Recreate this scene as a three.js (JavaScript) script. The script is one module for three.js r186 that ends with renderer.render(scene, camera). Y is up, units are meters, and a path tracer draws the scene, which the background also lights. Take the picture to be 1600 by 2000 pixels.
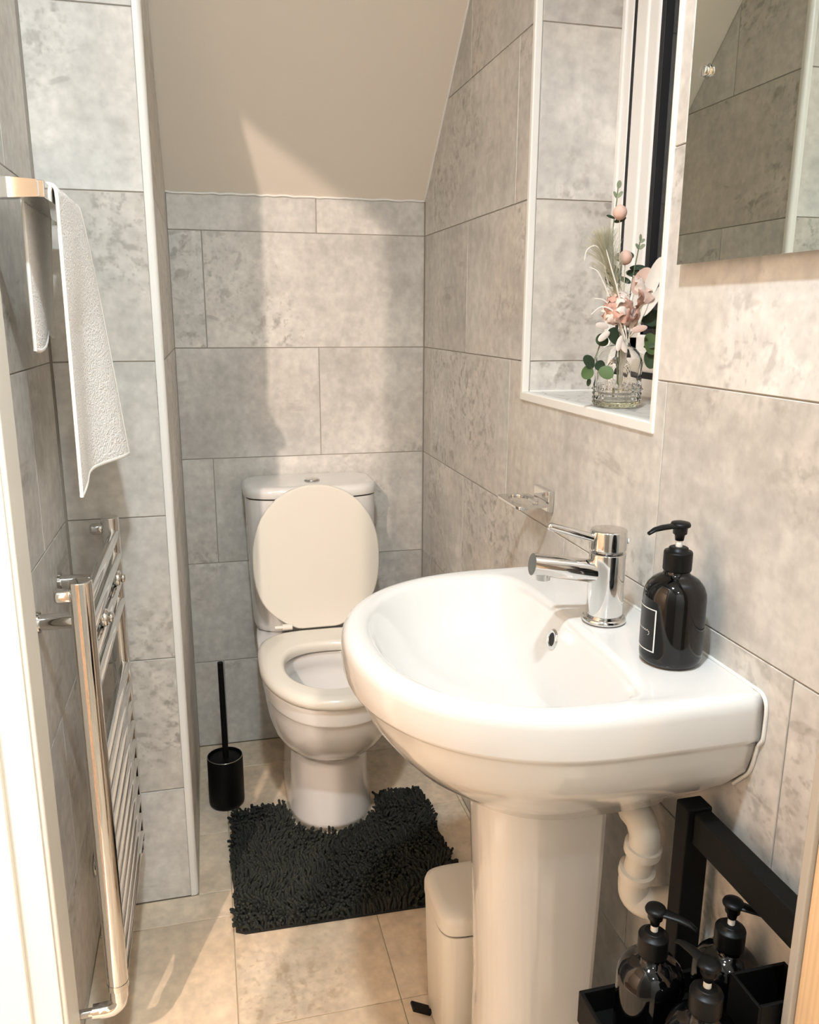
import * as THREE from 'three';
import { RoundedBoxGeometry } from 'three/addons/geometries/RoundedBoxGeometry.js';
import { RectAreaLightUniformsLib } from 'three/addons/lights/RectAreaLightUniformsLib.js';
import { mergeGeometries, mergeVertices, toCreasedNormals } from 'three/addons/utils/BufferGeometryUtils.js';

const scene = new THREE.Scene();
const renderer = new THREE.WebGLRenderer({ antialias: true });
renderer.toneMapping = THREE.LinearToneMapping;
renderer.toneMappingExposure = 1.13;
renderer.shadowMap.enabled = true;
renderer.shadowMap.type = THREE.PCFSoftShadowMap;

// ---------- camera ----------
const camera = new THREE.PerspectiveCamera(64.2, 1600 / 2000, 0.02, 30);
camera.rotation.order = 'YXZ';
camera.position.set(-0.6076, 1.2526, 2.293);
camera.rotation.set(-0.2352, -0.2427, 0.004);
scene.add(camera);

// ---------- night outside the window ----------
scene.background = new THREE.Color(0x06080b);

// ---------- lamps: [x, y, z], colour, candela ----------
const HALL_LAMP = { p: [-1.46, 2.25, 2.92], c: new THREE.Color(1.0, 0.80, 0.68), i: 14.5 };
RectAreaLightUniformsLib.init();
const BATH_WHITE = new THREE.Color(0.87, 0.98, 1.07);
const BATH_LAMPS = [{ p: [-0.58, 2.315, 1.92], c: BATH_WHITE, i: 7.6 }, { p: [-0.48, 2.315, 2.78], c: BATH_WHITE, i: 1.8 }];   // downlights, i = candela straight down

// ---------- helpers ----------
let seed = 20240611;
const rnd = () => { seed = (seed * 1664525 + 1013904223) >>> 0; return seed / 4294967296; };
const rr = (a, b) => a + (b - a) * rnd();
const V = (x, y, z) => new THREE.Vector3(x, y, z);
const taken = {};
function numbered(n) { if (!(n in taken)) { taken[n] = 0; return n; } taken[n]++; return n + '_' + String(taken[n]).padStart(3, '0'); }
function part(name, geo, mat, parent) { const m = new THREE.Mesh(geo, mat); m.name = name; parent.add(m); return m; }
function thing(name, label, category, pos = [0, 0, 0], rotY = 0, group) {
  const g = new THREE.Group(); g.name = numbered(name); g.position.set(...pos); g.rotation.y = rotY;
  g.userData = { label, category }; if (group) g.userData.group = group; scene.add(g); return g;
}
function single(name, geo, mat, label, category, pos = [0, 0, 0], group) {
  const m = new THREE.Mesh(geo, mat); m.name = numbered(name); m.position.set(...pos);
  m.userData = { label, category }; if (group) m.userData.group = group; scene.add(m); return m;
}
function structure(name, label, category) { const g = new THREE.Group(); g.name = name; g.userData = { kind: 'structure', label, category }; scene.add(g); return g; }
function box(x0, x1, y0, y1, z0, z1) { const g = new THREE.BoxGeometry(x1 - x0, y1 - y0, z1 - z0); g.translate((x0 + x1) / 2, (y0 + y1) / 2, (z0 + z1) / 2); return g; }
function rbox(x0, x1, y0, y1, z0, z1, r = 0.003, s = 2) { const g = new RoundedBoxGeometry(x1 - x0, y1 - y0, z1 - z0, s, r); g.translate((x0 + x1) / 2, (y0 + y1) / 2, (z0 + z1) / 2); return g; }
function rod(a, b, r0, r1 = r0, seg = 20) {
  const d = b.clone().sub(a), L = d.length(); const g = new THREE.CylinderGeometry(r1, r0, L, seg);
  g.translate(0, L / 2, 0); g.applyQuaternion(new THREE.Quaternion().setFromUnitVectors(V(0, 1, 0), d.normalize())); g.translate(a.x, a.y, a.z); return g;
}
function tube(pts, r, seg = 24, rad = 10) { return new THREE.TubeGeometry(new THREE.CatmullRomCurve3(pts), seg, r, rad, false); }
function lathe(prof, seg = 40) { return new THREE.LatheGeometry(prof.map(p => new THREE.Vector2(p[0], p[1])), seg); }
const ni = g => (g.index ? g.toNonIndexed() : g);
const merge = gs => mergeGeometries(gs.map(g => { const n = ni(g).clone(); for (const k of Object.keys(n.attributes)) if (!['position', 'normal', 'uv'].includes(k)) n.deleteAttribute(k); return n; }));
// stacked closed rings -> skin
function loft(rings, { capStart = true, capEnd = true, closed = false, crease = 0 } = {}) {
  const n = rings[0].length, pos = [], uv = [], idx = [];
  rings.forEach((r, i) => r.forEach((p, j) => { pos.push(p.x, p.y, p.z); uv.push(j / n, i / rings.length); }));
  const R = rings.length, lim = closed ? R : R - 1;
  for (let i = 0; i < lim; i++) for (let j = 0; j < n; j++) {
    const a = i * n + j, b = i * n + (j + 1) % n, c = ((i + 1) % R) * n + j, d = ((i + 1) % R) * n + (j + 1) % n;
    idx.push(a, c, b, b, c, d);
  }
  const cap = (i, flip) => {
    const c = V(0, 0, 0); rings[i].forEach(p => c.add(p)); c.multiplyScalar(1 / n); const k = pos.length / 3; pos.push(c.x, c.y, c.z); uv.push(0, 0);
    for (let j = 0; j < n; j++) { const a = i * n + j, b = i * n + (j + 1) % n; flip ? idx.push(k, b, a) : idx.push(k, a, b); }
  };
  if (!closed) { if (capStart) cap(0, false); if (capEnd) cap(R - 1, true); }
  let g = new THREE.BufferGeometry();
  g.setAttribute('position', new THREE.Float32BufferAttribute(pos, 3)); g.setAttribute('uv', new THREE.Float32BufferAttribute(uv, 2)); g.setIndex(idx);
  // outward orientation by signed volume
  let vol = 0; const P = i => V(pos[3 * i], pos[3 * i + 1], pos[3 * i + 2]);
  for (let i = 0; i < idx.length; i += 3) { const a = P(idx[i]), b = P(idx[i + 1]), c = P(idx[i + 2]); vol += a.dot(b.clone().cross(c)); }
  if (vol < 0) { for (let i = 0; i < idx.length; i += 3) { const t = idx[i]; idx[i] = idx[i + 1]; idx[i + 1] = t; } g.setIndex(idx); }
  if (crease) g = toCreasedNormals(g, crease); else g.computeVertexNormals();
  return g;
}
// D-shaped outline: axis 'f' is the front direction, 's' the side direction
const N = 96;
function dring(fn, cf, aF, aB, half, nF, nB, extra) {
  const out = [];
  for (let j = 0; j < N; j++) {
    const t = j / N * Math.PI * 2, c = Math.cos(t), s = Math.sin(t), fr = c > -1e-9, n = fr ? nF : nB, a = fr ? aF : aB;
    if (!fr && nB === 0) {           // straight sides, small corner radius, straight back
      const r = Math.min(.004, a * .4, half * .4), L1 = a - r, L2 = r * Math.PI / 2, L3 = half - r; let d = (Math.abs(Math.acos(c)) - Math.PI / 2) / (Math.PI / 2) * (L1 + L2 + L3), f, h;
      if (d < L1) { f = d; h = half; } else if (d < L1 + L2) { const q = (d - L1) / r; f = L1 + r * Math.sin(q); h = L3 + r * Math.cos(q); } else { f = a; h = L3 - (d - L1 - L2); }
      out.push(fn(cf - f, Math.sign(s || 1) * h)); continue;
    }
    out.push(fn(cf + Math.sign(c) * a * Math.pow(Math.abs(c), 2 / n), half * Math.sign(s) * Math.pow(Math.abs(s), 2 / n)));
  }
  return out;
}

// ---------- procedural textures ----------
function tileNoise(period, sd) {           // periodic value noise
  const h = new Float32Array(period * period); let s = sd >>> 0;
  for (let i = 0; i < h.length; i++) { s = (s * 1664525 + 1013904223) >>> 0; h[i] = s / 4294967296; }
  return (u, v) => {
    const x = u * period, y = v * period, x0 = Math.floor(x), y0 = Math.floor(y); let fx = x - x0, fy = y - y0;
    fx = fx * fx * (3 - 2 * fx); fy = fy * fy * (3 - 2 * fy);
    const m = (a) => ((a % period) + period) % period, xa = m(x0), xb = m(x0 + 1), ya = m(y0) * period, yb = m(y0 + 1) * period;
    return (h[ya + xa] * (1 - fx) + h[ya + xb] * fx) * (1 - fy) + (h[yb + xa] * (1 - fx) + h[yb + xb] * fx) * fy;
  };
}
function fbm(base, oct, sd) { const ns = []; for (let o = 0; o < oct; o++) ns.push(tileNoise(base << o, sd + o * 7919)); return (u, v) => { let a = .5, t = 0, w = 0; for (const n of ns) { t += a * n(u, v); w += a; a *= .5; } return t / w; }; }
const sst = (a, b, x) => { x = Math.min(1, Math.max(0, (x - a) / (b - a))); return x * x * (3 - 2 * x); };
function dataTex(S, f, srgb = true) {
  const d = new Uint8Array(S * S * 4);
  for (let y = 0; y < S; y++) for (let x = 0; x < S; x++) { const c = f(x / S, y / S), k = (y * S + x) * 4; d[k] = c[0]; d[k + 1] = c[1]; d[k + 2] = c[2]; d[k + 3] = 255; }
  const t = new THREE.DataTexture(d, S, S, THREE.RGBAFormat); t.wrapS = t.wrapT = THREE.RepeatWrapping; t.magFilter = THREE.LinearFilter; t.minFilter = THREE.LinearMipmapLinearFilter; t.generateMipmaps = true;
  if (srgb) t.colorSpace = THREE.SRGBColorSpace; t.needsUpdate = true; return t;
}
function concrete(c0, cDark, cWarm, sd) {
  const big = fbm(3, 4, sd), mid = fbm(9, 6, sd + 11), fine = fbm(96, 3, sd + 23), clus = fbm(4, 4, sd + 37), spk = fbm(80, 4, sd + 51), spk2 = fbm(150, 3, sd + 57), strA = fbm(12, 5, sd + 63), strB = fbm(16, 5, sd + 67), warm = fbm(4, 5, sd + 83), wx = fbm(7, 4, sd + 5), wy = fbm(7, 4, sd + 6);
  return dataTex(1024, (u0, v0) => {
    const u = u0 + .05 * (wx(u0, v0) - .5), v = v0 + .05 * (wy(u0, v0) - .5);       // warped, so that marks look torn
    const k = 0.30 * (big(u, v) - .5) + 0.34 * (mid(u, v) - .5) + 0.30 * (fine(u0, v0) - .5) + 0.22 * (strA(u, v * 4) - .5) + 0.22 * (strB(u * 4, v) - .5);
    const cl = sst(.50, .72, clus(u, v));
    const pit = cl * (.9 * sst(.54, .80, spk(u, v)) + .6 * sst(.58, .8, spk2(u0, v0))) + .10 * sst(.58, .8, spk2(v0 + .31, u0 + .17)) + .5 * sst(.70, .80, strA(u + .3, v * 4)) * sst(.45, .6, clus(v, u));
    const w = sst(.35, .7, warm(u, v));
    const out = [];
    for (let i = 0; i < 3; i++) { let c = c0[i] * (1 - w * .7) + cWarm[i] * w * .7; c *= 1 + .44 * k; c += (cDark[i] - c) * Math.min(.7, pit * .62); out.push(Math.max(0, Math.min(255, c))); }
    return out;
  });
}
const wallTex = concrete([217, 213, 206], [146, 140, 130], [219, 211, 200], 101);
const floorTex = concrete([230, 216, 195], [186, 166, 138], [228, 205, 175], 707);
const reliefTex = (() => { const a = fbm(24, 4, 9), b = fbm(7, 3, 19); return dataTex(512, (u, v) => { const c = 255 * (.6 * a(u, v) + .4 * b(u, v)); return [c, c, c]; }, false); })();
const marbleTex = (() => { const a = fbm(4, 5, 301), b = fbm(9, 4, 311); return dataTex(512, (u, v) => { const t = Math.abs(Math.sin((v * 10 + a(u, v) * 5.5 + u * 2) * Math.PI)); const k = sst(0, .35, t) * .75 + .25 * b(u, v); return [176 + 52 * k, 172 + 52 * k, 164 + 52 * k]; }); })();
const pineTex = (() => { const a = fbm(3, 4, 401), b = tileNoise(90, 411); return dataTex(512, (u, v) => { const t = .5 + .5 * Math.sin((u * 9 + a(u, v * .25) * 3) * 6.28); const k = .6 * t + .4 * b(u, v * .05); return [236 + 14 * k, 196 + 18 * k, 148 + 22 * k]; }); })();

// ---------- materials ----------
const std = (o) => new THREE.MeshStandardMaterial(o);
const phy = (o) => new THREE.MeshPhysicalMaterial(o);
const M = {};
M.tiles = [0xffffff, 0xf8f7f5, 0xf4f3f2].map(c => std({ color: c, map: wallTex, roughness: .48, bumpMap: reliefTex, bumpScale: .0006 }));
M.floorTiles = [0xffffff, 0xf9f6f2, 0xf4efe8].map(c => std({ color: c, map: floorTex, roughness: .5, bumpMap: reliefTex, bumpScale: .0006 }));
M.grout = std({ color: 0xa69d91, roughness: .95 });
M.floorGrout = std({ color: 0xb3a488, roughness: .95 });
M.paint = std({ color: 0xf0e5d6, roughness: .9 });
M.ceil = std({ color: 0xebe7e0, roughness: .9 });
M.hall = std({ color: 0xe6dccd, roughness: .9 });
M.hallFloor = std({ color: 0x8a7866, roughness: .6 });
M.trimWhite = std({ color: 0xf4f1ea, roughness: .32 });
M.gloss = std({ color: 0xefe9dc, roughness: .38 });
M.upvc = std({ color: 0xfbf9f5, roughness: .3 });
M.gasket = std({ color: 0x17161a, roughness: .6 });
M.pane = phy({ color: 0xffffff, transmission: 1, thickness: 0, roughness: .02, ior: 1.5 });
M.marble = std({ map: marbleTex, roughness: .35 });
M.ceramic = phy({ color: 0xe4e1dc, roughness: .12, clearcoat: .6, clearcoatRoughness: .06 });
M.seat = phy({ color: 0xe5dfd2, roughness: .25, clearcoat: .3, clearcoatRoughness: .15 });
M.chrome = std({ color: 0xd9d8d6, metalness: 1, roughness: .07 });
M.chromeSoft = std({ color: 0xcfcdc9, metalness: 1, roughness: .18 });
M.mirror = std({ color: 0xdcdfd6, metalness: 1, roughness: 0.0 });
M.dark = std({ color: 0x141312, roughness: .7 });
M.blackGlass = std({ color: 0x050506, roughness: .06 });
M.blackPlastic = phy({ color: 0x0a0a0a, roughness: .4, specularIntensity: .5 });
M.blackMatt = phy({ color: 0x070707, roughness: .5, specularIntensity: .4 });
M.blackWood = phy({ color: 0x090908, roughness: .6, specularIntensity: .4 });
M.whitePlastic = std({ color: 0xf1eee6, roughness: .4 });
M.pvc = std({ color: 0xe9e4d8, roughness: .5 });
M.binGrey = std({ color: 0xd9d3c7, roughness: .42 });
M.pine = std({ map: pineTex, roughness: .55 });
M.shag = std({ color: 0x23251f, roughness: .9 });
M.matBack = std({ color: 0x181a17, roughness: .95 });
M.towel = std({ color: 0xfaf6f0, roughness: 1, bumpMap: null });
M.towelTrim = std({ color: 0xf4efe6, roughness: 1 });
{
  const n = fbm(110, 2, 555); const t = dataTex(512, (u, v) => { const c = 255 * n(u, v); return [c, c, c]; }, false);
  M.towel.bumpMap = t; M.towel.bumpScale = .0018;
}
M.glass = phy({ color: 0xffffff, transmission: 1, thickness: .004, roughness: .02, ior: 1.48, attenuationColor: new THREE.Color(.93, .95, .80), attenuationDistance: .05 });
M.leaf = [0x34452f, 0x45563a, 0x5b7042].map(c => std({ color: c, roughness: .6, side: THREE.DoubleSide }));
M.budLeaf = std({ color: 0x97a083, roughness: .7 });
M.stemGreen = std({ color: 0x7d8263, roughness: .8 });
M.stemPale = std({ color: 0xd9d2b4, roughness: .8 });
M.stemYellow = std({ color: 0xc3c06a, roughness: .7 });
M.petal = [0xe3c4b4, 0xcfa290, 0xead9cc].map(c => std({ color: c, roughness: .85, side: THREE.DoubleSide }));
M.cream = std({ color: 0xf3ebdf, roughness: .85, side: THREE.DoubleSide });
M.pinkBall = std({ color: 0xe2bcab, roughness: .8 });
M.plume = std({ color: 0xd6d1b6, roughness: .95, side: THREE.DoubleSide });

// ================= STRUCTURE =================
const XL = -0.883, XN = -0.684, ZP = 0.66, CEIL = 2.35, ZF = 3.1, HA = 1.168, SLOPE0 = 1.56;
const WIN = { z0: .765, z1: 1.263, y0: 1.105, y1: 1.95 };
const ROWS = [0.0]; for (let y = HA - .9; y < CEIL - .02; y += .3) ROWS.push(y); ROWS.push(CEIL);

// polygon helpers for cut tiles
function clip(poly, f) { const o = []; for (let i = 0; i < poly.length; i++) { const a = poly[i], b = poly[(i + 1) % poly.length], fa = f(a), fb = f(b); if (fa >= 0) o.push(a); if (fa * fb < 0) { const t = fa / (fa - fb); o.push([a[0] + (b[0] - a[0]) * t, a[1] + (b[1] - a[1]) * t]); } } return o; }
function tileGeo(poly, sx, sy) {
  const sh = new THREE.Shape(poly.map(p => new THREE.Vector2(p[0], p[1])));
  const g = new THREE.ExtrudeGeometry(sh, { depth: .0052, bevelEnabled: true, bevelSize: .0008, bevelThickness: .0008, bevelOffset: -.0008, bevelSegments: 1, steps: 1 });
  g.translate(0, 0, -.006);                // face lands on z = 0
  const uv = g.attributes.uv, ox = rnd(), oy = rnd(), fl = rnd() < .5 ? -1 : 1;
  for (let i = 0; i < uv.count; i++) uv.setXY(i, fl * uv.getX(i) / 1.3 + ox, uv.getY(i) / 1.3 + oy);
  return g;
}
const J = .0010;                           // half a joint
// surface: origin O, axes U (along), W (up), normal = U x W; polygons in (u, w) metres
function tileSurface(parent, O, U, W, rects, mats, clipF, cutter) {
  const B = new THREE.Matrix4().makeBasis(U, W, U.clone().cross(W)).setPosition(O); let count = 0;
  for (const [u0, u1, w0, w1] of rects) {
    if (u1 - u0 < .006 || w1 - w0 < .006) continue;
    let polys = [[[u0 + J, w0 + J], [u1 - J, w0 + J], [u1 - J, w1 - J], [u0 + J, w1 - J]]];
    if (cutter) polys = cutter(u0 + J, u1 - J, w0 + J, w1 - J) || polys;
    for (let p of polys) {
      if (clipF) p = clip(p, clipF); if (p.length < 3) continue;
      const g = tileGeo(p); g.applyMatrix4(B); part('tile' + (count ? '_' + String(count).padStart(3, '0') : ''), g, mats[Math.floor(rnd() * mats.length)], parent); count++;
    }
  }
}
function bricks(uMin, uMax, w0, w1, off) { // 0.6 m tiles in running bond; off = joint of the rows k even
  const out = [];
  ROWS.slice(0, -1).forEach((y, k) => {
    const a = Math.max(y, w0), b = Math.min(ROWS[k + 1], w1); if (b - a < .004) return;
    const j0 = off + (k % 2 ? .3 : 0); let s = j0 + Math.floor((uMin - j0) / .6) * .6;
    for (; s < uMax; s += .6) { const l = Math.max(s, uMin), r = Math.min(s + .6, uMax); if (r - l > .004) out.push([l, r, a, b]); }
  }); return out;
}
const BK = .002;                           // grout sits this far behind the tile faces

{ // back wall
  const w = structure('wall_back', 'tiled back wall behind the toilet under the sloping ceiling', 'wall');
  part('backing', box(XN - .3, .25, 0, SLOPE0 + .02, -.1, -BK), M.grout, w);
  // joints: u measured from the left nook corner
  tileSurface(w, V(XN, 0, 0), V(1, 0, 0), V(0, 1, 0), bricks(0, -XN, 0, SLOPE0 - .002, -.2998 - XN - .3), M.tiles);
}
{ // right wall with the window opening
  const w = structure('wall_right', 'tiled right wall with the window recess, basin and mirror', 'wall');
  const x0 = BK, x1 = .28;
  part('backing', merge([box(x0, x1, 0, WIN.y0 - .004, -.1, 1.72), box(x0, x1, WIN.y1 + .004, CEIL + .1, -.1, 1.72), box(x0, x1, WIN.y0 - .004, WIN.y1 + .004, -.1, WIN.z0 - .004), box(x0, x1, WIN.y0 - .004, WIN.y1 + .004, WIN.z1 + .004, 1.72)]), M.grout, w);
  part('painted_wall', box(0, x1, 0, CEIL + .1, 1.72, ZF + .1), M.ceil, w);
  // u runs along +z, so the normal (u x w) = z x y = -x faces the room
  const cut = (a, b, c, d) => {
    const W0 = WIN.z0 - .002, W1 = WIN.z1 + .002, H0 = WIN.y0 - .002, H1 = WIN.y1 + .002;
    if (b <= W0 || a >= W1 || d <= H0 || c >= H1) return null;
    if (c < H0 && a < W0 && b > W1) return [[[a, c], [b, c], [b, d], [W1, d], [W1, H0], [W0, H0], [W0, d], [a, d]]];
    if (d > H1 && a < W0 && b > W1) return [[[a, c], [W0, c], [W0, H1], [W1, H1], [W1, c], [b, c], [b, d], [a, d]]];
    const o = [];
    if (c < H0) o.push([[a, c], [b, c], [b, H0], [a, H0]]); if (d > H1) o.push([[a, H1], [b, H1], [b, d], [a, d]]);
    const lo = Math.max(c, H0), hi = Math.min(d, H1);
    if (a < W0) o.push([[a, lo], [W0, lo], [W0, hi], [a, hi]]); if (b > W1) o.push([[W1, lo], [b, lo], [b, hi], [W1, hi]]);
    return o;
  };
  tileSurface(w, V(0, 0, 0), V(0, 0, 1), V(0, 1, 0), bricks(.0065, 1.72, 0, CEIL, .392 - .6), M.tiles, p => SLOPE0 + p[0] - p[1] - .003, cut);
}
{ // boxed-out pillar left of the toilet: its front and its side towards the toilet
  const w = structure('wall_boxing', 'tiled boxed-out wall beside the toilet, behind the chrome radiator', 'wall');
  part('backing', box(XL - .1, XN - BK, 0, CEIL + .1, -.1, ZP - BK), M.grout, w);
  tileSurface(w, V(XL, 0, ZP), V(1, 0, 0), V(0, 1, 0), ROWS.slice(0, -1).map((y, k) => [.002, XN - XL - .014, y, ROWS[k + 1]]), M.tiles);
  const g2 = new THREE.Group(); g2.name = 'side_face'; w.add(g2);
  tileSurface(g2, V(XN, 0, ZP), V(0, 0, -1), V(0, 1, 0), bricks(.014, ZP - .0065, 0, CEIL, .25), M.tiles, p => SLOPE0 + (ZP - p[0]) - p[1] - .003);
  // rounded white corner trim
  const sh = new THREE.Shape(); sh.moveTo(-.0145, -.008); sh.lineTo(-.0145, .001); sh.lineTo(-.008, .001); sh.absarc(-.008, -.008, .009, Math.PI / 2, 0, true); sh.lineTo(.001, -.0145); sh.lineTo(-.007, -.0145); sh.closePath();
  const tg = new THREE.ExtrudeGeometry(sh, { depth: CEIL - .001, bevelEnabled: false, curveSegments: 8 }); tg.rotateX(-Math.PI / 2); // y up, shape y -> -z
  const m = tg; m.scale(1, 1, -1); const ix = m.index; if (!ix) { const p = m.attributes.position.array, n = m.attributes.normal.array; for (const a of [p, n]) for (let i = 0; i < a.length; i += 9) for (let k = 0; k < 3; k++) { const t = a[i + k]; a[i + k] = a[i + 3 + k]; a[i + 3 + k] = t; } }
  m.computeVertexNormals(); m.translate(XN, .0005, ZP);
  part('corner_trim', m, M.trimWhite, w);
}
const DOOR = { z0: 1.2, z1: 1.9, h: 1.985 };
{ // left wall with the doorway to the hall
  const w = structure('wall_left', 'tiled left wall with the chrome radiator and the doorway', 'wall');
  const a = XL - .1, b = XL - BK;
  part('backing', merge([box(a, b, 0, CEIL + .1, ZP - .01, DOOR.z0 - .02), box(a, b, DOOR.h + .02, CEIL + .1, DOOR.z0 - .02, DOOR.z1 + .02), box(a, b, 0, CEIL + .1, DOOR.z1 + .02, ZF + .1)]), M.grout, w);
  tileSurface(w, V(XL, 0, ZF), V(0, 0, -1), V(0, 1, 0), bricks(ZF - 1.11, ZF - ZP - .0065, 0, CEIL, .12), M.tiles);
}
{ // far side of the room, behind the camera
  const w = structure('wall_front', 'painted wall at the near end of the room', 'wall');
  part('plaster', box(XL - .1, .28, 0, CEIL + .1, ZF, ZF + .1), M.ceil, w);
}
{ // doorway trim
  const w = structure('door_1', 'white painted door lining and moulded casing at the left edge', 'door frame');
  const zc = DOOR.z0;
  const casing = (z0, z1, y0, y1) => rbox(XL, -.857, y0, y1, z0, z1, .006, 3);
  part('casing', casing(1.112, zc - .006, .0, DOOR.h + .09), M.gloss, w);
  part('casing', casing(DOOR.z1 + .006, DOOR.z1 + .09, 0, DOOR.h + .09), M.gloss, w);
  part('casing', casing(1.112, DOOR.z1 + .09, DOOR.h + .006, DOOR.h + .09), M.gloss, w);
  // lining boards
  part('lining', rbox(-.989, -.863, 0, DOOR.h, zc - .02, zc, .002), M.gloss, w);
  part('lining', rbox(-.989, -.863, 0, DOOR.h, DOOR.z1, DOOR.z1 + .02, .002), M.gloss, w);
  part('lining', rbox(-.989, -.863, DOOR.h, DOOR.h + .02, zc - .02, DOOR.z1 + .02, .002), M.gloss, w);
  part('door_stop', rbox(-.989, -.902, 0, DOOR.h, zc, zc + .012, .002), M.gloss, w);
  part('hinge_plate', rbox(-.968, -.938, .50, .575, zc + .012, zc + .0135, .0006), M.gloss, w);
}
{ // pine post on the right
  const w = structure('trim_1', 'pale wooden post with a grey edge at the lower right corner', 'post');
  part('post', rbox(-.047, -.0005, 0, 2.05, 1.705, 1.775, .003), M.pine, w);
  part('edge_strip', rbox(-.052, -.0005, 0, 2.05, 1.693, 1.7045, .002), std({ color: 0xbdb3a4, roughness: .6 }), w);
}
{ // ceiling: slope over the toilet, flat above the rest
  const w = structure('ceiling', 'painted ceiling sloping down to the back wall', 'ceiling');
  const zt = CEIL - SLOPE0, prof = [[0, SLOPE0], [zt, CEIL], [zt - .03, CEIL + .08], [-.1, SLOPE0 + .02], [-.1, SLOPE0]];
  const sh = new THREE.Shape(prof.map(p => new THREE.Vector2(-p[0], p[1]))); // drawn in (-z, y)
  const g = new THREE.ExtrudeGeometry(sh, { depth: .28 - (XL - .1), bevelEnabled: false }); g.rotateY(Math.PI / 2); g.translate(XL - .1, 0, 0);
  part('slope', g, M.paint, w);
  part('flat_ceiling', box(XL - .1, .28, CEIL, CEIL + .1, zt - .03, ZF + .1), M.ceil, w);
  // uneven caulk bead where the slope meets the tiles
  const bead = []; for (let i = 0; i <= 40; i++) bead.push(V(XN + (-XN) * i / 40, SLOPE0 - .0015 + rr(-.0012, .0012), .0015));
  part('caulk', tube(bead, .003, 120, 6), M.trimWhite, w);
  const bead2 = []; for (let i = 0; i <= 30; i++) { const z = .004 + .72 * i / 30; bead2.push(V(-.001, SLOPE0 + z - .002 + rr(-.0015, .0015), z)); }
  part('caulk', tube(bead2, .003, 120, 6), M.trimWhite, w);
}
{ // floor
  const w = structure('floor', 'beige stone-look floor tiles', 'floor');
  part('screed', box(XL - .1, .28, -.12, -BK, -.1, ZF + .1), M.floorGrout, w);
  const xs = [XL, -.6105, -.3103, -.0101, 0], rects = [];
  for (let i = 0; i < xs.length - 1; i++) { let z = .1425 - .3; for (; z < ZF; z += .3004) { const a = Math.max(z, .002), b = Math.min(z + .3004, ZF - .002); if (b - a > .01) { if (xs[i] === XL && b <= ZP) rects.push([XN + .001, xs[i + 1], a, b]); else if (xs[i] === XL && a < ZP) { rects.push([XN + .001, xs[i + 1], a, ZP + .001]); rects.push([XL + .001, xs[i + 1], ZP + .001, b]); } else rects.push([xs[i], xs[i + 1], a, b]); } } }
  // u = +x, w axis = -z so that the normal points up
  tileSurface(w, V(0, 0, 0), V(1, 0, 0), V(0, 0, -1), rects.map(r => [r[0], r[1], -r[3], -r[2]]), M.floorTiles);
  part('threshold', rbox(XL - .1, XL, -.05, .004, DOOR.z0, DOOR.z1, .003), M.gloss, w);
}
{ // hall beyond the doorway
  const w = structure('wall_hall', 'cream painted hall outside the doorway', 'hall');
  const a = -2.7, b = XL - .1, z0 = .9, z1 = 3.9;
  part('hall_floor', box(a - .1, b, -.12, 0, z0 - .1, z1 + .1), M.hallFloor, w);
  part('hall_ceiling', box(a - .1, b, 2.42, 2.52, z0 - .1, z1 + .1), M.ceil, w);
  part('hall_wall', box(a - .1, a, 0, 2.42, z0 - .1, z1 + .1), M.hall, w);
  part('hall_wall', box(a, b, 0, 2.42, z0 - .1, z0), M.hall, w);
  part('hall_wall', box(a, b, 0, 2.42, z1, z1 + .1), M.hall, w);
  part('hall_wall', box(b, b + .1, 0, 2.42, ZF + .1, z1 + .1), M.hall, w);
}
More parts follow.
